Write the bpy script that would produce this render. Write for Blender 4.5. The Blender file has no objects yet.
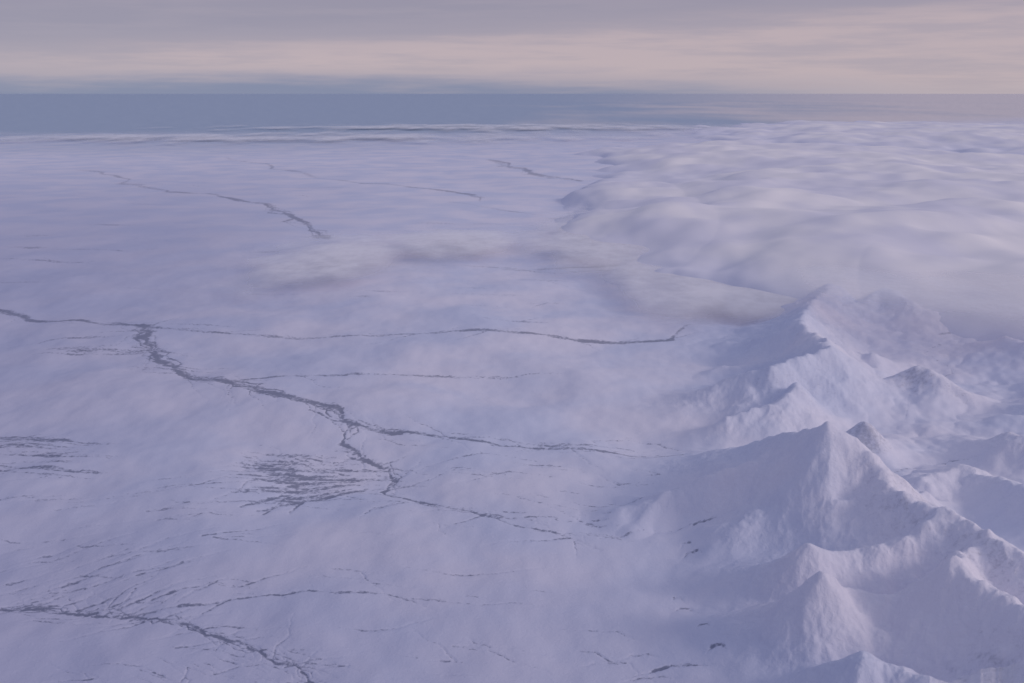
import bpy, math, numpy as np
from mathutils import Vector
rng=np.random.default_rng(7)
scene=bpy.context.scene
scene.view_settings.view_transform='Standard'
scene.view_settings.look='None'
scene.view_settings.exposure=0

# ---------------- units: 1 unit = 100 m, aircraft altitude 5 km -------------
H=50.0; F=1098.0; HOR=93.0
P=math.atan((341.5-HOR)/F); cp,sp,tp=math.cos(P),math.sin(P),math.tan(P)
def ground(u,v,h=0.0):
    a=(u-512)/F; b=-(v-341.5)/F
    dy=cp+b*sp; dz=-sp+b*cp
    t=(h-H)/dz
    return np.array([a*t,dy*t])
def proj(x,y,z=0.0):
    dep=y*cp-(z-H)*sp
    up=y*sp+(z-H)*cp
    return 512+F*x/dep, 341.5-F*up/dep

# ---------------- noise --------------------------------------------------------
_ang=np.linspace(0,2*np.pi,257)[:-1]; _gx,_gy=np.cos(_ang),np.sin(_ang)
def _h(ix,iy,s):
    h=(ix*374761393+iy*668265263+s*144269504)&0xffffffff
    h=((h^(h>>13))*1274126177)&0xffffffff
    return (h^(h>>16))&255
def gnoise(x,y,s=0):
    fx=np.floor(x); fy=np.floor(y); ix=fx.astype(np.int64); iy=fy.astype(np.int64)
    x=x-fx; y=y-fy
    u=x*x*x*(x*(x*6-15)+10); v=y*y*y*(y*(y*6-15)+10)
    def c(dx,dy):
        h=_h(ix+dx,iy+dy,s); return _gx[h]*(x-dx)+_gy[h]*(y-dy)
    a=c(0,0); b=c(1,0); d=c(0,1); e=c(1,1)
    return (a+(b-a)*u+((d+(e-d)*u)-(a+(b-a)*u))*v)*1.4
def fbm(x,y,o=4,s=0):
    r=0; a=.5
    for i in range(o):
        r=r+a*gnoise(x,y,s+i*17); x=x*2.03+13.1; y=y*2.03+7.7; a*=.5
    return r
def sstep(a,b,x):
    t=np.clip((x-a)/(b-a),0,1); return t*t*(3-2*t)

# ---------------- terrain grid --------------------------------------------------
vs=np.concatenate([np.arange(93.8,110,0.9),np.arange(110,240,0.8),np.arange(240,740,0.6)])
ys=np.array([ground(512,v)[1] for v in vs])[::-1]
ys=np.concatenate([np.array([-60,-30,-5,15,30,45,56,64]),ys[ys>69]])
tin=np.arange(-570,571,0.85)/F
tl=np.array([-2.5,-1.8,-1.3,-1.0,-.85,-.75,-.68,-.62,-.57,-.54]); 
ts=np.concatenate([tl,tin,-tl[::-1]])
Yg=ys[:,None]*np.ones_like(ts)[None,:]
fan=np.maximum(ys+H*tp,28.0)
Xg=fan[:,None]*ts[None,:]
NR,NC=Xg.shape
def sub(x0,x1,y0,y1):
    i0=max(np.searchsorted(ys,y0)-1,0); i1=min(np.searchsorted(ys,y1)+1,NR)
    if i1<=i0: return None
    fa,fb=fan[i0],fan[i1-1]
    t0=min(x0/fa,x0/fb); t1=max(x1/fa,x1/fb)
    j0=max(np.searchsorted(ts,t0)-1,0); j1=min(np.searchsorted(ts,t1)+1,NC)
    if j1<=j0: return None
    return slice(i0,i1),slice(j0,j1)

# ---- mountains -------------------------------------------------------------------
ridges=[
 ([(690,464,1.5),(735,450,4.5),(775,441,7.5),(806,430,10.5),(830,421,13),(850,440,11),(880,470,9),(905,492,8.5),(945,510,8),(985,535,7.5),(1024,560,7),(1090,600,7),(1180,640,6)],14),
 ([(685,398,1.5),(738,371,5.5),(770,362,7.5),(800,352,8.2),(832,347,8.2),(814,334,7.6),(798,321,7.6),(812,305,5.6),(828,292,4.5),(850,282,3.5)],13),
 ([(738,371,5.5),(748,392,4),(768,412,2.5)],8),
 ([(700,430,1),(728,418,3),(755,408,4),(780,398,5),(800,380,6)],8),
 ([(832,347,8.2),(822,370,5.5),(812,388,3)],8),
 ([(806,430,10.5),(790,462,6),(772,486,3)],7),
 ([(725,522,1),(760,513,4),(795,506,5),(840,500,6.5),(880,496,7.5),(905,492,8.5)],9),
 ([(740,580,1),(775,560,3.5),(812,541,6.5),(850,548,5.5),(900,535,6.5),(945,510,8)],10),
 ([(735,640,1),(775,605,3.6),(820,577,7.5),(850,592,5.4),(885,600,5),(920,585,6.5),(958,562,9.5),(985,580,9),(1010,600,8.5),(1060,640,8.5),(1130,680,8)],10),
 ([(958,562,9.5),(970,546,6.5),(985,535,7.5)],8),
 ([(820,577,7.5),(835,610,4),(842,640,2)],7),
 ([(800,705,1),(830,672,3.6),(862,657,5.4),(900,672,4.4),(940,690,4.5),(1000,676,6),(1040,655,7.5)],8),
 ([(885,380,2),(905,371,4),(922,366,5),(945,382,3.4),(975,402,1)],8),
 ([(866,304,3),(885,294,4.5),(905,305,3.5),(932,320,2)],9),
 ([(985,445,1.5),(1012,431,4.5),(1050,440,5),(1100,450,5)],8),
 ([(846,440,2.5),(866,428,4),(888,442,1.5)],6),
 ([(955,314,2),(985,302,4.5),(1020,306,5),(1070,300,5)],10),
 ([(975,356,1),(1005,340,3.2),(1045,350,3.5)],8),
 ([(850,352,1.5),(872,350,3),(895,358,1)],6),
 ([(850,282,3.5),(870,277,4),(920,272,5),(980,267,6),(1060,258,6),(1200,248,7)],14),
 ([(1060,400,4),(1100,380,7),(1160,360,8),(1260,340,9)],14),
 ([(925,478,3),(960,470,2.2),(1000,478,3.5),(1060,500,5)],7),
]
segs=[]
for pts,W in ridges:
    W*=1.17
    wp=[(*ground(u,v,h*1.06),h*1.06) for u,v,h in pts]
    dense=[]
    for a,b in zip(wp[:-1],wp[1:]):
        a=np.array(a);b=np.array(b); L=np.linalg.norm((b-a)[:2]); n=max(1,int(L/2.2))
        for k in range(n):
            p=a+(b-a)*k/n
            if k>0: p=p+np.array([rng.normal(0,.25),rng.normal(0,.25),rng.normal(0,.10)])
            dense.append(p)
    dense.append(np.array(wp[-1]))
    for a,b in zip(dense[:-1],dense[1:]): segs.append((a,b,W,1.8))
    acc=0; side=1
    for a,b in zip(dense[:-1],dense[1:]):
        d=(b-a)[:2]; L=np.linalg.norm(d)
        if L<1e-3: continue
        acc+=L
        if acc>2.9:
            acc=rng.uniform(-.9,.6); side=-side
            ang=math.atan2(d[1],d[0])+side*math.radians(rng.uniform(55,100))
            p=a.copy(); h0=p[2]*rng.uniform(.86,.95); Ls=W*rng.uniform(.7,1.4)*min(1.15,.35+p[2]/10)
            N=5; prev=np.array([p[0],p[1],h0])
            for k in range(1,N+1):
                ang+=rng.normal(0,.2)
                f=k/N
                nx=prev[:2]+Ls/N*np.array([math.cos(ang),math.sin(ang)])
                cur=np.array([nx[0],nx[1],h0*(1-f)**1.05*.96+.05+rng.normal(0,.12)])
                segs.append((prev,cur,max(W*.42*(1-.4*f),2.4),1.3))
                if k in (1,2,3,4):
                    for s2 in (-1,1):
                        if rng.random()<.65:
                            a2=ang+s2*math.radians(rng.uniform(35,75)); l2=Ls*.33*(1-f*.5)
                            e=np.array([cur[0]+l2*math.cos(a2),cur[1]+l2*math.sin(a2),cur[2]*.25])
                            segs.append((cur,e,2.2,1.2))
                prev=cur
wx=fbm(Xg/9,Yg/9,3,11)*1.5+fbm(Xg/2.6,Yg/2.6,2,31)*.22
wy=fbm(Xg/9,Yg/9,3,51)*1.5+fbm(Xg/2.6,Yg/2.6,2,71)*.22
M=np.zeros_like(Xg)
for a,b,W,pw in segs:
    m=W+2.5
    r=sub(min(a[0],b[0])-m,max(a[0],b[0])+m,min(a[1],b[1])-m,max(a[1],b[1])+m)
    if r is None: continue
    X=Xg[r]+wx[r]; Y=Yg[r]+wy[r]
    d=(b-a)[:2]; L2=max(d@d,1e-6)
    s=np.clip(((X-a[0])*d[0]+(Y-a[1])*d[1])/L2,0,1)
    dist=np.hypot(X-a[0]-s*d[0],Y-a[1]-s*d[1])
    hh=a[2]+(b[2]-a[2])*s
    g=np.clip(1-(np.sqrt(dist**2+.5)-.55)/W,0,1)**pw*hh
    cur=M[r]; k=.9
    M[r]=np.maximum(cur,g)+np.where(g>0,np.clip(k-np.abs(cur-g),0,None)**2/(4*k)*np.clip(g,0,1),0)
rid=1-np.abs(fbm(Xg/3.2,Yg/3.2,4,91))*2.6
near=1/(1+(Yg/260)**2)
mm=sstep(0.2,4,M)
Z=M+mm*(rid-.6)*.32*near+mm*fbm(Xg/.9,Yg/.9,3,95)*.07*near
Z=Z+fbm(Xg/70,Yg/70,3,5)*1.8*sstep(60,140,Yg)+fbm(Xg/16,Yg/24,4,8)*.9*np.clip(1.5-Yg/330,0,1)
Z=Z+fbm(Xg/34+.4*Yg/34,Yg/40,3,208)*2.2*sstep(420,150,Yg)
east=sstep(-5,45,Xg-0.10*Yg)*sstep(420,220,Yg)
Z=Z+east*(np.abs(fbm(Xg/12,Yg/12,4,23))*1.8)

# ---- watercourses --------------------------------------------------------------------
R=np.zeros_like(Xg)
def stamp(p,q,w,st):
    m=w*2+.3
    r=sub(min(p[0],q[0])-m,max(p[0],q[0])+m,min(p[1],q[1])-m,max(p[1],q[1])+m)
    if r is None: return
    X=Xg[r];Y=Yg[r]; d=q-p; L2=max(d@d,1e-9)
    s=np.clip(((X-p[0])*d[0]+(Y-p[1])*d[1])/L2,0,1)
    dist=np.hypot(X-p[0]-s*d[0],Y-p[1]-s*d[1])
    R[r]=np.maximum(R[r],st*sstep(1.7,.2,dist/w))
def wworld(p,q,wpx):
    d=q-p; n=np.array([-d[1],d[0]])/max(np.linalg.norm(d),1e-9)
    c=(p+q)/2
    u0,v0=proj(*p);u1,v1=proj(*q);uc,vc=proj(*c);un,vn=proj(*(c+n*.05))
    L=math.hypot(u1-u0,v1-v0)+1e-9
    perp=abs((un-uc)*(v1-v0)-(vn-vc)*(u1-u0))/L
    return wpx*.05/max(perp,1e-6)
def fract(pts,it,amp):
    pts=[np.array(p,float) for p in pts]
    for _ in range(it):
        o=[pts[0]]
        for a,b in zip(pts[:-1],pts[1:]):
            d=b-a; n=np.array([-d[1],d[0],0,0])
            mid=(a+b)/2+n*rng.normal(0,amp)
            o+= [mid,b]
        pts=o
    return pts
def river(pts,branch=0.0,amp=.11,it=3,jit=0):
    W=[]
    for u,v,w,s in pts:
        g=ground(u+rng.normal(0,jit*1.5) if jit else u,v+rng.normal(0,jit) if jit else v); W.append([g[0],g[1],w*.80,s])
    L=fract(W,it,amp)
    sw=rng.uniform(0,6.28)
    for i,(a,b) in enumerate(zip(L[:-1],L[1:])):
        p,q=a[:2],b[:2]
        w=wworld(p,q,(a[2]+b[2])/2)
        w=min(w,np.linalg.norm(p)/F*6)*rng.uniform(.5,1.4)
        stamp(p,q,w,(a[3]+b[3])/2*rng.uniform(.78,1.08)*(1+.16*math.sin(i*.6+sw)))
        if branch and rng.random()<branch:
            d=q-p; ang=math.atan2(d[1],d[0])+rng.choice([-1,1])*rng.uniform(.3,.8)+ (math.pi if rng.random()<.5 else 0)
            ln=np.linalg.norm(p)*rng.uniform(.02,.09)
            e=p+ln*np.array([math.cos(ang),math.sin(ang)])
            T=fract([[*p,0,0],[*e,0,0]],4,.06)
            n=len(T)
            for k,(c,dd) in enumerate(zip(T[:-1],T[1:])):
                stamp(c[:2],dd[:2],min(wworld(c[:2],dd[:2],1.0),.5),.48*(1-k/n)+.2)
def braided(pts,n=3,jit=1.6,branch=.08,amp=.1):
    river(pts,branch,amp*.8)
    for _ in range(n):
        river([(u,v,max(w*.42,.9),s*rng.uniform(.6,.95)) for u,v,w,s in pts],branch*.5,amp*1.2,3,jit*pts[len(pts)//2][2]/3)
braided([(0,311,2.2,.95),(30,318,2.2,.95),(60,320,1.9,.85),(100,322,1.9,.85),(145,327,2.6,1)],1,.8,.12)
braided([(145,327,2.8,1),(140,338,3,1),(155,350,3.4,1),(175,368,3.4,1),(190,376,2.8,1),(225,384,2.7,1),(260,396,2.7,1),(300,404,2.4,1),(345,421,2.4,.95)],4,1.8,.14,.09)
braided([(345,421,2.2,.95),(370,427,2,.9),(420,432,1.8,.9),(470,440,1.7,.9),(520,445,1.6,.85),(580,449,1.6,.85),(630,455,2,.9),(680,459,1.8,.85)],1,1.0,.18,.09)
river([(140,330,1.6,.7),(155,345,2,.7),(185,370,2,.7),(230,382,1.6,.7),(265,394,1.6,.7)],.1)
braided([(355,422,1.9,.9),(342,440,2.2,.95),(365,455,2.2,.95),(390,462,2.2,.9),(396,474,2.2,.9),(383,485,1.9,.9),(410,497,1.8,.85),(450,510,1.6,.8),(500,524,1.6,.75),(550,535,1.4,.7),(600,550,1.2,.55)],2,1.4,.16,.1)
braided([(150,328,1.3,.66),(200,331,1.5,.74),(260,334,1.4,.68),(300,336,1.5,.72),(350,337,1.3,.66),(420,335,1.4,.68)],1,.5,.1,.05)
braided([(420,335,1.4,.72),(480,333,1.8,.84),(530,335,1.8,.84),(570,339,2.0,.92),(620,340,2.1,.98),(670,339,2.4,1),(690,326,1.3,.6)],2,.8,.12,.05)
river([(235,382,1.5,.74),(290,378,1.5,.7),(350,376,1.4,.66),(420,374,1.4,.64),(500,374,1.3,.58),(560,375,1.2,.5)],.1,.05)
river([(80,170,1.5,.66),(120,183,1.8,.70),(180,192,1.8,.76),(230,198,1.9,.84),(265,203,2.2,.92)],.06,.06)
braided([(265,203,2.0,.92),(290,215,2.4,1),(310,230,2.4,1),(325,238,2,.9)],4,1.4,.03,.07)
river([(225,158,1.3,.62),(270,165,1.5,.68),(340,180,1.6,.74),(400,186,1.6,.74),(470,195,1.9,.92),(480,202,1.5,.7)],.06,.05)
braided([(490,160,1.8,.88),(510,167,2.0,1),(540,175,2.0,.92),(580,182,1.5,.8)],3,.9,.03,.06)
river([(540,268,1.2,.65),(590,266,1.9,.9),(635,263,2.1,1)],.05,.04)
river([(505,268,1.2,.5),(560,272,1.2,.5),(620,268,1.2,.65)],0,.04)
braided([(0,603,2.4,.95),(40,600,2.8,1),(80,606,2.0,.9),(130,612,2.0,.9)],4,1.6,.2,.1)
braided([(130,612,2.0,.85),(180,620,2.0,.9),(220,634,2.0,.9),(260,648,2.0,.9),(300,665,2.0,.9),(325,690,2.0,.9)],3,1.5,.2,.1)
river([(130,612,1.8,.78),(180,606,1.7,.75),(230,600,1.5,.72),(300,594,1.5,.72),(360,596,1.4,.68),(420,600,1.3,.58),(480,606,1.3,.52),(540,606,1.2,.42)],.12,.05)
river([(600,540,1.2,.5),(640,536,1.4,.55),(690,533,1.2,.5)],0,.05)
river([(500,436,1,.5),(545,443,1.5,.65),(590,447,1.5,.7)],.1)
river([(560,446,1.2,.6),(600,436,1,.5),(640,430,1,.4)],.08)
river([(540,215,1.4,.6),(500,210,1.4,.58),(450,203,1.2,.5)],0,.05)
river([(360,520,1,.4),(385,508,1.4,.5),(410,500,1.4,.5)],.1)
river([(850,478,1,.4),(900,476,1.2,.6),(950,462,1.2,.6),(985,470,1,.4)],.1)
river([(905,420,1,.4),(925,390,1,.5),(930,350,1.2,.6),(960,325,1,.5),(985,318,1,.4)],.05)
for k in range(36):
    f=(k+rng.uniform(-.3,.3))/35
    u0=226+rng.uniform(0,70)+10*abs(f-.5); v0=447+f*65
    u1=398-rng.uniform(0,110); v1=456+f*34+rng.uniform(-4,4)
    s=rng.uniform(.62,1.08)
    river([(u0,v0,1.2,.55),((u0*.6+u1*.4),v0*.6+v1*.4+rng.uniform(-2,2),2.2,s),(u1,v1,1.4,s*.7)],.05,.035,3)
def streaks(n,u0,u1,v0,v1,lmin,lmax,slope,s0,s1,w=1.5):
    for _ in range(n):
        u=rng.uniform(u0,u1);v=rng.uniform(v0,v1);l=rng.uniform(lmin,lmax);s=rng.uniform(s0,s1)
        river([(u-l/2,v-slope*l/2,.7,s*.5),(u,v+rng.uniform(-1,1),w,s),(u+l/2,v+slope*l/2,.7,s*.5)],.03,.04,3)
streaks(24,-40,80,432,478,50,130,.05,.65,1,2.0)
streaks(9,50,140,335,363,40,90,-.05,.55,.8,1.5)
streaks(22,-30,170,545,608,60,160,-.25,.5,.74,1.5)
streaks(18,60,330,650,690,30,90,.35,.46,.70,1.4)
streaks(40,0,640,165,330,40,130,.02,.46,.68,1.3)
streaks(50,300,660,430,540,30,90,.12,.46,.66,1.2)
streaks(24,200,640,560,690,40,110,.1,.42,.58,1.3)
streaks(18,0,250,480,540,60,140,-.1,.42,.62,1.3)
for u,v,l,w,s in [(706,534,34,1.7,.85),(683,518,16,1.5,.7),(692,557,22,1.6,.75),(686,549,12,1.3,.6),(678,597,13,1.4,.65),(684,609,20,1.4,.68),(703,638,14,1.5,.7),(716,661,20,1.8,.75),(672,670,80,1.9,.9),(650,676,60,1.4,.65),(640,655,40,1.4,.6),(605,660,50,1.5,.55)]:
    river([(u-l/2,v+3,.8,s*.4),(u-l/5,v-1,w*.9,s),(u+l/5,v-.5,w,s),(u+l/2,v+4,.8,s*.4)],0,.05,3)
R=R*(1-.8*sstep(1.0,3.0,M))
Z=Z-np.clip(R,0,1)*.10*near*sstep(3,.5,M)

# rock exposures
rock=np.zeros_like(Xg)
for u,v,h,ru,rv,s in [(1000,520,7,55,26,.9),(930,500,8,70,28,.65),(868,432,4,26,14,.9),(912,372,4.5,34,12,.8),(960,395,2,24,12,.6),(1015,436,4,26,12,.8),(815,362,8.5,40,20,.45),(770,395,4,30,20,.45),(884,297,5,30,10,.6),(820,325,9,30,14,.5),(990,560,7,50,40,.6),(980,665,6,60,30,.6),(900,330,2,60,18,.4),(610,655,0,45,16,.8)]:
    c=ground(u,v,h); rx=ru*np.hypot(*c)/F; ry=abs(ground(u,v-rv,h)[1]-ground(u,v+rv,h)[1])/2
    e=np.exp(-((Xg-c[0])/rx)**2-((Yg-c[1])/ry)**2)
    rock=np.maximum(rock,e*s)
sea=sstep(980,1750,Yg+260*fbm(Xg/420,Yg/420,3,77)-np.clip(Xg,-200,3000)*.7)  # far ground and sea, blue-grey distance haze painted into their colour
misty=sstep(.0,.40,Xg/np.maximum(Yg,1)+.35*fbm(Xg/420,Yg/1300,4,88)*sstep(9000,3000,Yg))  # where the painted haze turns pinkish, towards the right
fade=np.exp(-np.clip(Yg,0,None)/560)  # painted haze: channels and bump weaken with distance
# painted shade: snow colour darkened towards the left and the near edge
edge_shade=sstep(25,-110,Xg+.15*(Yg-150)+18*fbm(Xg/60,Yg/60,3,63))*sstep(900,250,Yg)*.9+sstep(145,85,Yg)*sstep(60,0,Xg)*.5
mesh=bpy.data.meshes.new('snowy_terrain')
nv=NR*NC
co=np.empty((nv,3),np.float32); co[:,0]=Xg.ravel();co[:,1]=Yg.ravel();co[:,2]=Z.ravel()
def grid_mesh(mesh,co,nr,nc,keep=None,thr=.004):
    nv=nr*nc
    mesh.vertices.add(nv); mesh.vertices.foreach_set('co',co.astype(np.float32).ravel())
    i=np.arange(nr-1)[:,None]*nc+np.arange(nc-1)[None,:]
    q=np.stack([i,i+1,i+nc+1,i+nc],-1).reshape(-1,4)
    if keep is not None: q=q[keep[q].max(1)>thr]
    nf=len(q)
    mesh.loops.add(nf*4); mesh.loops.foreach_set('vertex_index',q.astype(np.int32).ravel())
    mesh.polygons.add(nf); mesh.polygons.foreach_set('loop_start',np.arange(0,nf*4,4,dtype=np.int32))
    mesh.polygons.foreach_set('use_smooth',np.ones(nf,bool))
    mesh.update(calc_edges=True)
def attr(mesh,name,a):
    at=mesh.attributes.new(name,'FLOAT','POINT'); at.data.foreach_set('value',np.ascontiguousarray(a,dtype=np.float32).ravel())
grid_mesh(mesh,co,NR,NC)
for n,a in (('river',R),('rock',rock),('sea',sea),('misty',misty),('fade',fade),('relief',mm),('edge_shade',edge_shade)): attr(mesh,n,a)
terrain=bpy.data.objects.new('snowy_terrain',mesh); scene.collection.objects.link(terrain)

# ---------------- node helper ------------------------------------------------
class NT:
    def __init__(s,nt): s.nt=nt; s.n=nt.nodes; s.l=nt.links
    def new(s,t,**k):
        n=s.n.new(t)
        for a,b in k.items(): setattr(n,a,b)
        return n
    def link(s,a,b): s.l.new(a,b)
    def val(s,sock,v):
        if isinstance(v,bpy.types.NodeSocket): s.link(v,sock)
        else: sock.default_value=v
    def math(s,op,a,b=0.0,clamp=False):
        n=s.new('ShaderNodeMath',operation=op); n.use_clamp=clamp
        s.val(n.inputs[0],a); s.val(n.inputs[1],b); return n.outputs[0]
    def mr(s,v,a,b,c=0.0,d=1.0,smooth=True):
        n=s.new('ShaderNodeMapRange'); n.interpolation_type='SMOOTHSTEP' if smooth else 'LINEAR'
        s.val(n.inputs[0],v)
        for i,x in zip((1,2,3,4),(a,b,c,d)): s.val(n.inputs[i],x)
        return n.outputs[0]
    def mix(s,f,a,b):
        n=s.new('ShaderNodeMix',data_type='RGBA')
        s.val(n.inputs[0],f)
        for i,x in ((6,a),(7,b)):
            s.val(n.inputs[i], x if isinstance(x,bpy.types.NodeSocket) else (*x,1))
        return n.outputs[2]
    def noise(s,vec,scale,detail=4,rough=.55,dist=0):
        n=s.new('ShaderNodeTexNoise'); s.link(vec,n.inputs['Vector'])
        n.inputs['Scale'].default_value=scale;n.inputs['Detail'].default_value=detail
        n.inputs['Roughness'].default_value=rough;n.inputs['Distortion'].default_value=dist
        return n.outputs['Fac']
    def mapping(s,vec,sc):
        n=s.new('ShaderNodeMapping'); s.link(vec,n.inputs[0]); n.inputs['Scale'].default_value=sc; return n.outputs[0]
    def attr(s,name):
        n=s.new('ShaderNodeAttribute'); n.attribute_name=name; return n.outputs['Fac']
# ---- terrain material
mat=bpy.data.materials.new('snow_and_tundra'); mat.use_nodes=True
T=NT(mat.node_tree); bs=T.n['Principled BSDF']
pos=T.new('ShaderNodeNewGeometry'); P0=pos.outputs['Position']
nz=T.new('ShaderNodeSeparateXYZ'); T.link(pos.outputs['Normal'],nz.inputs[0])
n1=T.noise(P0,1.6,4,.65,.4); n2=T.noise(P0,.035,4,.55,.3); n3=T.noise(P0,1.4,5,.72)
riv=T.math('ADD',T.attr('river'),T.math('MULTIPLY',T.math('SUBTRACT',n1,.5),1.8))
rfac=T.mr(riv,.36,.92)
rfac=T.math('MULTIPLY',rfac,T.mr(T.attr('fade'),0,1,.40,1.0,False))
rfac=T.math('MULTIPLY',rfac,.78)
rfac=T.math('MULTIPLY',rfac,T.mr(T.attr('river'),.02,.2))
snow=T.mix(T.mr(n2,.32,.68),(.70,.73,.86),(.85,.82,.89))
snow=T.mix(T.math('MULTIPLY',T.attr('edge_shade'),.68),snow,(.43,.45,.62))  # shade mixed into the snow albedo
steep=T.math('SUBTRACT',1.0,nz.outputs[2])
rk=T.math('ADD',T.math('MULTIPLY',T.attr('rock'),.34),T.math('MULTIPLY',T.mr(steep,.08,.35),.08))
rk=T.math('MULTIPLY',rk,T.mr(T.attr('relief'),0,.3,.5,1))
rk=T.math('ADD',rk,T.math('MULTIPLY',T.math('SUBTRACT',n3,.5),.9))
rkf=T.mr(rk,.18,.50,0,.40)
c=T.mix(rkf,snow,(.19,.20,.27))
c=T.mix(rfac,c,(.10,.12,.20))
haze_col=T.mix(T.attr('misty'),(.43,.52,.63),(.84,.76,.72))
c=T.mix(T.math('MULTIPLY',T.attr('sea'),.95),c,haze_col)  # distance haze painted into the far ground and sea colour
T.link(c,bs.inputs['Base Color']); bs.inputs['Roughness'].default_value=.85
bs.inputs['Specular IOR Level'].default_value=.1
bp=T.new('ShaderNodeBump'); bp.inputs['Distance'].default_value=1.0
T.link(T.math('MULTIPLY',n1,.15),bp.inputs['Height']); T.link(T.math('MULTIPLY',T.attr('fade'),T.mr(T.attr('relief'),0,.6,.5,1.0)),bp.inputs['Strength'])
T.link(bp.outputs[0],bs.inputs['Normal'])
mesh.materials.append(mat)

# ---------------- clouds ---------------------------------------------------------
def field(blobs,zb,X,Y):
    D=np.zeros_like(X)
    for u,v,ru,rv,s in blobs:
        c=ground(u,v,zb); rx=ru*np.hypot(*c)/F
        ya=ground(u,max(v-rv,HOR+6),zb)[1]; yb=ground(u,v+rv,zb)[1]
        ry=np.where(Y>c[1],ya-c[1],c[1]-yb)
        e=s*np.exp(-((X-c[0])/rx)**2-((Y-c[1])/ry)**2)
        D=np.maximum(D,e)+.15*np.minimum(D,e)
    return D
# dense stratus bank: a closed billowing top that sinks into the ground haze at its rim
nr,nc=620,640
yy=np.geomspace(115,3200,nr); tt=np.linspace(-.08,.95,nc)
Y=yy[:,None]*np.ones(nc)[None]; X=(yy+12)[:,None]*tt[None]
D=field([(850,225,180,52,1.4),(970,255,140,48,1.4),(700,212,120,42,1.0),(1080,210,260,65,1.6),(900,160,230,22,1.2),(1010,130,230,12,1.2),(740,148,140,12,.95)],10,X,Y)
edge=np.minimum(sstep(0,.06,np.linspace(0,1,nr)),sstep(0,.10,1-np.linspace(0,1,nr)))[:,None]*sstep(0,.08,1-np.linspace(0,1,nc))[None]
rag=.60*fbm(X/75,Y/100,3,43)+.12*fbm(X/22,Y/30,3,63)*np.clip(1.5-Y/600,0,1)
Dn=(D+rag*sstep(.03,.4,D))*edge
far=1/(1+(Y/1300)**2)
body=np.clip((Dn-.08)/1.5,0,1); body=body*(2-body)*sstep(0,.25,body)
zc=-3.2+14.5*body+(fbm(X/62,Y/62,3,3)*8.5+fbm(X/24,Y/34,2,29)*1.0*np.clip(1.5-Y/700,0,1))*far*body
me=bpy.data.meshes.new('cloud_bank'); grid_mesh(me,np.stack([X,Y,zc],-1).reshape(-1,3),nr,nc,zc.ravel(),-3.0); attr(me,'body',body)
ob=bpy.data.objects.new('cloud_bank',me); scene.collection.objects.link(ob)
m=bpy.data.materials.new('stratus_vapour'); m.use_nodes=True; T=NT(m.node_tree); T.n.clear()
out=T.new('ShaderNodeOutputMaterial'); g=T.new('ShaderNodeNewGeometry')
nn=T.noise(T.mapping(g.outputs['Position'],(1,.6,1.0)),.03,4,.5)
cc=T.mix(T.mr(nn,.35,.65),(.84,.82,.88),(.99,.945,.925))
cc=T.mix(T.mr(T.attr('body'),.15,.75),(.76,.765,.87),cc)
d=T.new('ShaderNodeBsdfDiffuse'); T.link(cc,d.inputs[0]); T.link(d.outputs[0],out.inputs[0])
me.materials.append(m)
# thin fog veils
def veil(name,blobs,zb,zlow,amp,thr,soft,ma,y0,y1,tx0,tx1,nr,nc,col,seed):
    yy=np.geomspace(y0,y1,nr); tt=np.linspace(tx0,tx1,nc)
    Y=yy[:,None]*np.ones(nc)[None]; X=(yy+12)[:,None]*tt[None]
    D=field(blobs,zb,X,Y)
    edge=np.minimum(sstep(0,.08,np.linspace(0,1,nc)),sstep(0,.08,1-np.linspace(0,1,nc)))[None]
    edge=edge*np.minimum(sstep(0,.05,np.linspace(0,1,nr)),sstep(0,.03,1-np.linspace(0,1,nr)))[:,None]
    z=zlow+(zb-zlow)*sstep(.05,.8,D)+amp*fbm(X/50,Y/80,3,seed)
    al=(ma*sstep(thr,thr+soft,D+.75*fbm(X/50,Y/110,4,seed+40)+.35*fbm(X/15,Y/26,3,seed+60)*np.clip(1.5-Y/600,0,1))*edge*sstep(.02,.2,D)).ravel()
    me=bpy.data.meshes.new(name); grid_mesh(me,np.stack([X,Y,z],-1).reshape(-1,3),nr,nc,al); attr(me,'vapour',al)
    ob=bpy.data.objects.new(name,me); scene.collection.objects.link(ob)
    m=bpy.data.materials.new(name+'_vapour'); m.use_nodes=True; T=NT(m.node_tree); T.n.clear()
    out=T.new('ShaderNodeOutputMaterial'); g=T.new('ShaderNodeNewGeometry')
    nn=T.noise(T.mapping(g.outputs['Position'],(1,.6,1.5)),.1,4,.55)
    a=T.math('MULTIPLY',T.attr('vapour'),T.mr(nn,.25,.7,.6,1.0),True)
    d=T.new('ShaderNodeBsdfDiffuse'); d.inputs[0].default_value=(*col,1)
    t=T.new('ShaderNodeBsdfTranslucent'); t.inputs[0].default_value=(*col,1)
    mx=T.new('ShaderNodeMixShader'); mx.inputs[0].default_value=.12; T.link(d.outputs[0],mx.inputs[1]); T.link(t.outputs[0],mx.inputs[2])
    tr=T.new('ShaderNodeBsdfTransparent'); m2=T.new('ShaderNodeMixShader')
    T.link(a,m2.inputs[0]);T.link(tr.outputs[0],m2.inputs[1]);T.link(mx.outputs[0],m2.inputs[2]);T.link(m2.outputs[0],out.inputs[0])
    me.materials.append(m)
veil('fog_patch',[(330,262,75,24,1.15),(455,240,80,14,.95),(590,240,80,28,1.1),(250,137,420,5,.75),(500,127,260,4,.8),(670,285,80,28,.9),(770,300,70,24,.8)],
      3.0,1.8,.7,.15,.8,.92,120,2600,-.62,.42,300,400,(1.0,.98,.98),9)
veil('summit_fog',[(860,285,85,24,1.1),(980,300,95,26,1.1),(1080,300,100,30,1.0)],
      10.0,8.5,.8,.15,.9,.6,110,420,.1,.8,220,300,(1.0,.98,.98),19)

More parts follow.
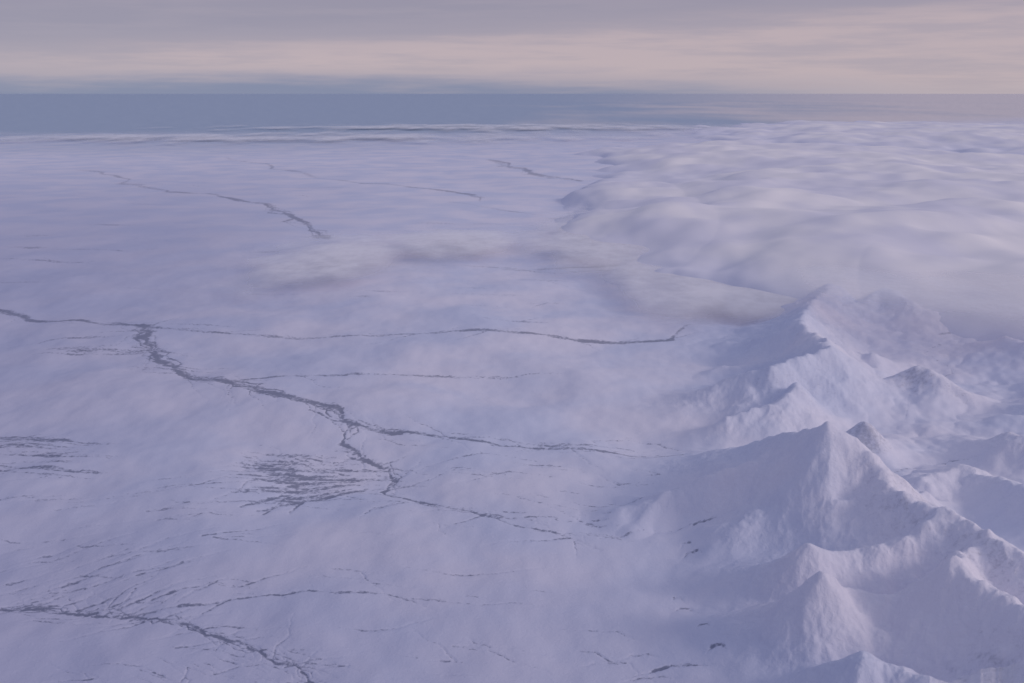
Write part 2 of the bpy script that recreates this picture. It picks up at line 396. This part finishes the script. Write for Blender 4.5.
# ---------------- world ----------------------------------------------------------
SUN_EL,SUN_AZ=math.radians(25),math.radians(110)   # azimuth clockwise from +Y
w=bpy.data.worlds.new('World'); scene.world=w; w.use_nodes=True
T=NT(w.node_tree); bg=T.n['Background']
sky=T.new('ShaderNodeTexSky'); sky.sky_type='NISHITA'; sky.sun_disc=False; sky.sun_elevation=SUN_EL; sky.sun_rotation=SUN_AZ; sky.altitude=5000
tc=T.new('ShaderNodeTexCoord'); D=tc.outputs['Generated']
sx=T.new('ShaderNodeSeparateXYZ'); T.link(D,sx.inputs[0]); X,Zs=sx.outputs[0],sx.outputs[2]
st1=T.noise(T.mapping(D,(2.4,2.4,30)),1.0,5,.55,.3); st2=T.noise(T.mapping(D,(7,7,90)),1.0,5,.6)
zw=T.math('ADD',Zs,T.math('MULTIPLY',T.math('SUBTRACT',st1,.5),.035))
zw=T.math('ADD',zw,T.math('MULTIPLY',T.math('SUBTRACT',st2,.5),.022))
zr=T.math('ADD',zw,T.math('MULTIPLY',X,-.05))
cream=(.51,.41,.44); grey=(.32,.29,.37)
low=T.mix(T.mr(X,.05,.38),(.20,.225,.36),(.44,.385,.445))
f1=T.mr(T.math('ADD',zw,T.math('MULTIPLY',X,.018)),-.004,.022)
c=T.mix(f1,low,cream)
f2=T.mr(zr,.036,.070)
c=T.mix(f2,c,grey)
band=T.mr(T.math('ADD',T.math('MULTIPLY',st1,.5),T.math('MULTIPLY',st2,.5)),.45,.58,0,.55); c=T.mix(T.math('MULTIPLY',band,f1),c,(.37,.325,.395))
side=T.mix(T.mr(X,-.9,.9),(.19,.22,.38),(.46,.455,.59))
c=T.mix(T.mr(Zs,.09,.30),c,side)
sc=T.new('ShaderNodeVectorMath',operation='SCALE'); T.link(c,sc.inputs[0]); sc.inputs['Scale'].default_value=10
fin=T.mix(.93,sky.outputs[0],sc.outputs[0])
T.link(fin,bg.inputs[0]); bg.inputs[1].default_value=.1

sd=bpy.data.lights.new('sun','SUN'); sd.energy=.92; sd.angle=math.radians(13); sd.color=(1,.85,.79)
so=bpy.data.objects.new('sun',sd); scene.collection.objects.link(so)
dirv=Vector((math.sin(SUN_AZ)*math.cos(SUN_EL),math.cos(SUN_AZ)*math.cos(SUN_EL),math.sin(SUN_EL)))
so.rotation_euler=dirv.to_track_quat('Z','Y').to_euler()

cd=bpy.data.cameras.new('camera'); cam=bpy.data.objects.new('camera',cd); scene.collection.objects.link(cam)
cam.location=(0,0,H); cam.rotation_euler=(math.pi/2-P,0,0)
cd.sensor_width=36; cd.lens=36*F/1024; cd.clip_start=.5; cd.clip_end=300000
scene.camera=cam
